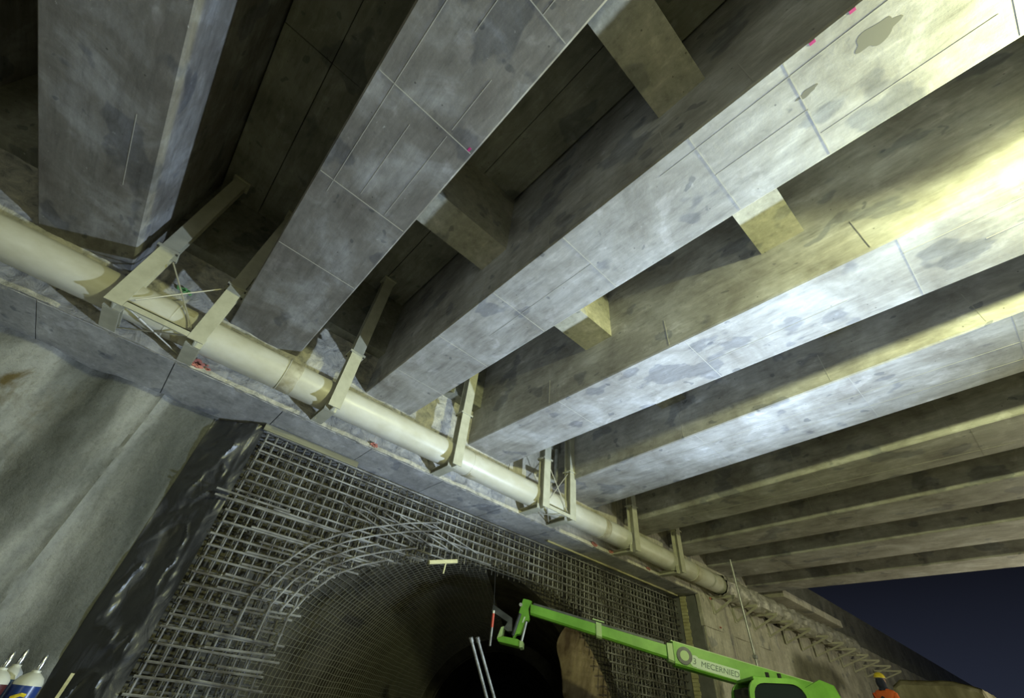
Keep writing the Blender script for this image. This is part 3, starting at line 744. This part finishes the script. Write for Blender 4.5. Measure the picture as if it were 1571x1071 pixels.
# outer boom, inner boom
V = 1.21
def boom(u0, z0, u1, z1, h0, h1, wd):
    mb = MB(); a = []; 
    for (u, z, h) in ((u0, z0, h0), (u1, z1, h1)):
        a += [T(u, V-wd/2, z-h/2+.03), T(u, V-wd/2+.03, z-h/2), T(u, V+wd/2-.03, z-h/2), T(u, V+wd/2, z-h/2+.03), T(u, V+wd/2, z+h/2), T(u, V-wd/2, z+h/2)]
    return mb.add(a, [tuple(range(6)), tuple(reversed(range(6, 12)))]+[(j, j+6, (j+1) % 6+6, (j+1) % 6) for j in range(6)])
ob = obj('outer_boom', boom(-1.0, 2.30, 1.32, 2.705, .30, .345, .30), M['lime'], tele)
obj('boom_top_plate', MB().add([T(-1.0, V-.15, 2.452), T(1.35, V-.15, 2.882), T(1.35, V+.15, 2.882), T(-1.0, V+.15, 2.452), T(-1.0, V-.15, 2.462), T(1.35, V-.15, 2.897), T(1.35, V+.15, 2.897), T(-1.0, V+.15, 2.462)], [(3,2,1,0),(4,5,6,7),(0,1,5,4),(1,2,6,5),(2,3,7,6),(3,0,4,7)]), M['limep'], ob)
obj('boom_eye', MB().tube([T(1.15, V-.17, 2.68), T(1.15, V-.145, 2.68)], .13, 20), M['dsteel'], ob, smooth=True)
obj('boom_eye_core', MB().tube([T(1.15, V-.175, 2.68), T(1.15, V-.14, 2.68)], .075, 20), M['limep'], ob, smooth=True)
obj('boom_collar', boom(1.30, 2.70, 1.42, 2.72, .30, .26, .26), M['limep'], ob)
ib = obj('inner_boom', boom(1.38, 2.715, 3.90, 3.195, .20, .17, .17), M['lime'], tele)
obj('hose_rail', MB().bar(T(1.45, V, 2.855), T(3.85, V, 3.295), .10, .035), M['dsteel'], ib)
obj('boom_collar', boom(2.56, 2.94, 2.66, 2.96, .24, .24, .22), M['limep'], ib)
obj('hose_bracket', MB().bar(T(2.50, V, 3.09), T(2.72, V, 3.13), .12, .02), M['limep'], ib)
# logo plate with worn lettering on the boom
d = (T(1.32, V, 2.705)-T(-1.0, V, 2.30)).normalized(); up = Vector((0, 0, 1)) - d*d.z; up.normalize()
o0 = T(.99, V-.152, 2.60)
st = obj('sticker', MB().bar(o0-d*.03, o0-d*.72, .004, .15, up), M['white'], ob)
obj('sticker_disc', MB().tube([o0+up*.015-TR*.000, o0+up*.015-TR*.004], .085, 20), M['white'], ob)
def lettering(s, size, origin, xd, yd, material, parent):
    cu = bpy.data.curves.new('lettering', 'FONT'); cu.body = s; cu.size = size; cu.extrude = .0015
    tmp = bpy.data.objects.new('tmp', cu); C.objects.link(tmp)
    dg = bpy.context.evaluated_depsgraph_get(); me = bpy.data.meshes.new_from_object(tmp.evaluated_get(dg)); bpy.data.objects.remove(tmp)
    me.name = 'lettering'; xd = Vector(xd).normalized(); yd = Vector(yd).normalized(); zd = xd.cross(yd)
    org = wpos(parent)
    for v in me.vertices: v.co = Vector(origin)+xd*v.co.x+yd*v.co.y+zd*v.co.z-org
    me.materials.append(material); o = bpy.data.objects.new('lettering', me); C.objects.link(o); o.parent = parent; return o
lettering('MECERNIED', .115, o0-d*.10-up*.035-TR*.005, -d, up, M['text'], ob)
lettering('3', .13, o0+d*.035-up*.03-TR*.006, -d, up, M['text'], ob)
# boom head and lifting carriage
def plate(pts, v0, v1, mb=None): return (mb or MB()).prism(pts, T(0, v0, 0), T(0, v1, 0), (TF, (0, 0, 1)))
hd = obj('boom_head', plate([(4.05, 3.36), (3.95, 3.35), (3.88, 3.33), (3.94, 3.20), (3.91, 3.05), (3.93, 3.0), (3.98, 3.0), (4.07, 2.78), (4.14, 2.77), (4.19, 2.69), (4.22, 2.80), (4.15, 2.91), (4.14, 3.02), (4.09, 3.22)], V-.09, V+.09), M['lime'], tele)
obj('head_pin', MB().tube([T(4.09, V-.13, 3.25), T(4.09, V+.13, 3.25)], .032, 10), M['galv'], hd)
obj('head_cylinder', MB().tube([T(4.09, V-.12, 3.10), T(4.20, V-.12, 2.74)], .030, 10), M['dsteel'], hd)
obj('head_cylinder', MB().tube([T(3.96, V-.11, 2.98), T(4.04, V-.11, 2.62)], .022, 10), M['galv'], hd)
obj('small_sticker', plate([(3.985, 3.06), (4.01, 3.06), (4.045, 2.96), (4.02, 2.96)], V-.096, V-.089), M['white'], hd)
fk = obj('carriage', plate([(4.49, 2.67), (4.46, 2.62), (4.03, 2.57), (4.01, 2.65), (4.12, 2.69), (4.38, 2.71)], V-.16, V+.16), M['lime'], tele, bevel=.008)
obj('carriage_upright', plate([(4.49, 2.67), (4.43, 2.85), (4.38, 2.87), (4.41, 2.68)], V-.14, V+.14), M['limep'], fk)
obj('carriage_foot', plate([(4.06, 2.56), (4.00, 2.57), (4.0, 2.66), (4.06, 2.66)], V-.18, V+.18), M['limep'], fk)
obj('worn_plate', plate([(4.63, 3.22), (4.24, 3.02), (4.22, 2.81), (4.30, 2.80), (4.40, 2.85), (4.35, 2.89), (4.32, 2.95), (4.64, 3.10)], V-.10, V+.10), M['dsteel'], fk)

# ================================================================== GAS CYLINDERS
def cylinder(x, y, top, r, body, label, band=None):
    bx, by, bz = P(x, y, 0); zt = P(0, 0, top).z; root = thing('gas_cylinder', label, 'gas cylinder', (bx, by, 0), 'gas cylinders in the bottom left corner')
    zs = zt-.165
    obj('body', MB().lathe([(r*.97, .0), (r, .03), (r, zs-.055)], (bx, by, 0), 20), body, root, smooth=True)
    obj('shoulder', MB().lathe([(r, zs-.055), (r*.97, zs-.03), (r*.82, zs), (r*.5, zs+.025), (.035, zs+.035), (.035, zs+.05)], (bx, by, 0), 20), M['ivory'], root, smooth=True)
    vv = obj('valve', MB().lathe([(.022, zs+.045), (.026, zs+.06), (.024, zt-.02), (.014, zt)], (bx, by, 0), 12), M['chrome'], root, smooth=True)
    obj('outlet', MB().tube([(bx, by, zt-.06), (bx+.02, by+.045, zt-.06)], .012, 8), M['chrome'], vv)
    if band:
        obj('marking', MB().tube([(bx+(r+.001)*math.sin(a), by-(r+.001)*math.cos(a), zs-.11-.05*abs(a-.1)) for a in (-.55, -.3, 0, .3)], .014, 6), M['yellow'], root)
    return root
cylinder(.021, 1.59, .022, .105, M['navy'], 'navy gas cylinder with ivory shoulder and yellow marking, rightmost in the corner', True)
cylinder(-.018, 1.66, .028, .09, M['blue'], 'steel blue gas cylinder behind the navy one')
cylinder(-.036, 1.58, .020, .105, M['maroon'], 'maroon topped gas cylinder between the blue and leftmost ones')
cylinder(-.090, 1.575, .020, .105, M['navy'], 'leftmost gas cylinder cut by the photo edge')

# ================================================================== WORKER
wz = 1.37; wx, wy = 14.4, 3.32
man = thing('person', 'worker in orange jacket and yellow helmet standing beyond the telehandler', 'person', (wx, wy, wz))
def skinned(name, verts, edges, radii, material, parent, sub=2, rot=0, label=None):
    me = bpy.data.meshes.new(name); org = wpos(parent)
    me.from_pydata([Vector(v) for v in verts], edges, []); o = bpy.data.objects.new(name, me); C.objects.link(o)
    md = o.modifiers.new('s', 'SKIN'); sv = me.skin_vertices[0].data
    for i, r in enumerate(radii): sv[i].radius = (r, r) if not isinstance(r, tuple) else r
    sv[0].use_root = True; s2 = o.modifiers.new('u', 'SUBSURF'); s2.levels = s2.render_levels = sub
    dg = bpy.context.evaluated_depsgraph_get(); m2 = bpy.data.meshes.new_from_object(o.evaluated_get(dg)); bpy.data.objects.remove(o)
    m2.name = name
    for p in m2.polygons: p.use_smooth = True
    m2.materials.append(material); o = bpy.data.objects.new(name, m2); C.objects.link(o); o.parent = parent; return o
# body (local coordinates, faces -x rotated slightly)
bv = [(0,0,.95),(0,0,1.12),(0,0,1.30),(0,0,1.42),(0,0,1.50),(0,0,1.56), (0,.11,.90),(0,.12,.50),(.03,.12,.10),(-.12,.13,.04), (0,-.11,.90),(0,-.12,.50),(.03,-.12,.10),(-.12,-.13,.04),
      (0,.19,1.42),(.03,.25,1.15),(-.10,.27,.93),(-.14,.27,.86), (0,-.19,1.42),(.03,-.25,1.15),(-.10,-.27,.93),(-.14,-.27,.86)]
be = [(0,1),(1,2),(2,3),(3,4),(4,5),(0,6),(6,7),(7,8),(8,9),(0,10),(10,11),(11,12),(12,13),(3,14),(14,15),(15,16),(16,17),(3,18),(18,19),(19,20),(20,21)]
brd = [(.14,.17),(.13,.16),(.14,.18),(.13,.16),.065,.06, .10,.075,.055,.045, .10,.075,.055,.045, .07,.055,.045,.035, .07,.055,.045,.035]
obj_body = skinned('body', bv, be, brd, M['orange'], man)
# head with face and ears, hood, helmet
def ell(c, r, n=14, m_=10, f=None):
    mb = MB()
    def fn(u, v):
        t = 2*math.pi*u; p = math.pi*v
        q = Vector((r[0]*math.sin(p)*math.cos(t), r[1]*math.sin(p)*math.sin(t), r[2]*math.cos(p)))
        if f: q = f(q)
        return Vector((wx, wy, wz))+Vector(c)+q
    return mb.grid(fn, n, m_)
head = obj('head', ell((-.02, 0, 1.645), (.095, .075, .115), 20, 16), M['skin'], man, smooth=True)
obj('nose', ell((-.118, 0, 1.635), (.022, .014, .022)), M['skin'], head, smooth=True)
for s_ in (-1, 1): obj('ear', ell((-.01, s_*.077, 1.64), (.02, .010, .03)), M['skin'], head, smooth=True); obj('eye', ell((-.104, s_*.03, 1.655), (.010, .012, .008)), M['navycl'], head, smooth=True)
obj('mouth', ell((-.108, 0, 1.595), (.008, .024, .006)), M['maroon'], head, smooth=True)
obj('hood', ell((.02, 0, 1.60), (.098, .092, .125), 20, 16), M['navycl'], man, smooth=True)
obj('collar', MB().tube([(wx+.0, wy, wz+1.47), (wx, wy, wz+1.56)], [.10, .075], 16), M['navycl'], man, smooth=True)
man.rotation_euler = (0, 0, math.pi*.9)
hel = obj('helmet', ell((-.01, 0, 1.70), (.125, .105, .105), 22, 14, lambda q: Vector((q.x, q.y, max(q.z, -.012)))), M['yellow'], man, smooth=True)
obj('helmet_brim', ell((-.02, 0, 1.692), (.155, .118, .010), 22, 8), M['ivory'], hel, smooth=True)
obj('emblem', MB().prism([(-.05, 0), (0, .035), (.05, 0), (0, -.035)], (wx+.150, wy, wz+1.33), (wx+.155, wy, wz+1.33), ((0, 1, 0), (0, 0, 1))), M['navycl'], man)
for s_ in (-1, 1):
    hv = [(wx*0-.14, s_*.27, .86), (-.15, s_*.27, .80)]; he = [(0, 1)]; hr = [.026, .036]
    for k, (dy, ln) in enumerate(((-.03, .07), (-.01, .085), (.01, .08), (.03, .065))):
        b0 = len(hv); hv += [(-.15, s_*.27+dy, .775), (-.155, s_*.27+dy, .775-ln*.5), (-.145, s_*.27+dy, .775-ln)]; he += [(1, b0), (b0, b0+1), (b0+1, b0+2)]; hr += [.011, .009, .008]
    b0 = len(hv); hv += [(-.18, s_*.25, .81), (-.195, s_*.245, .775)]; he += [(1, b0), (b0, b0+1)]; hr += [.011, .009]
    skinned('hand', hv, he, hr, M['skin'], man, 1)
# raised ground under the worker
def heap(u, v):
    a = 2*math.pi*u; q = v; r = 2.9*q; x = wx+.3+r*math.cos(a)*1.0; y = wy-.6+r*math.sin(a)*.75
    h = wz*(1 if q < .45 else max(0, 1-(q-.45)/.55))+(.05*nz(x, y, 0, 1, 3) if q > .45 else 0)
    return (x, y, h if q < 1 else -.1)
tag(obj('earth_heap', MB().grid(heap, 40, 16), M['mud'], origin=(wx+.3, wy-.6, 0), smooth=True), 'flat topped heap of spoil the worker in orange stands on', 'earth heap')

# ---- tarpaulin covered load behind the worker
def tarp(u, v):
    # v 0..1 from bottom round over the top; u along
    y = 2.05+1.85*u; prof = v
    e = .12*math.sin(math.pi*u)**.4
    if prof < .5: x = 17.9; z = 3.42*prof/.5
    else: x = 17.9+2.2*(prof-.5)/.5; z = 3.42
    z *= (.955+.045*min(1, 4*u, 9*(1-u))); wv = .10*nz(y*1.2, z*.6, 2, 1.3, 4)+.05*abs(nz(y*3, z*.5, 9, 1, 3))
    return (x-wv*(1 if prof < .5 else .3)+ (.15 if prof == .5 else 0), y, z+.04*nz(x, y, 1, 1.5, 2))
tag(obj('tarpaulin_load', MB().slab(tarp, 50, 60, (.35, 0, -.25)), M['tarp'], origin=(18, 3, 0), smooth=True), 'beige tarpaulin draped over a tall load behind the worker', 'tarpaulin')
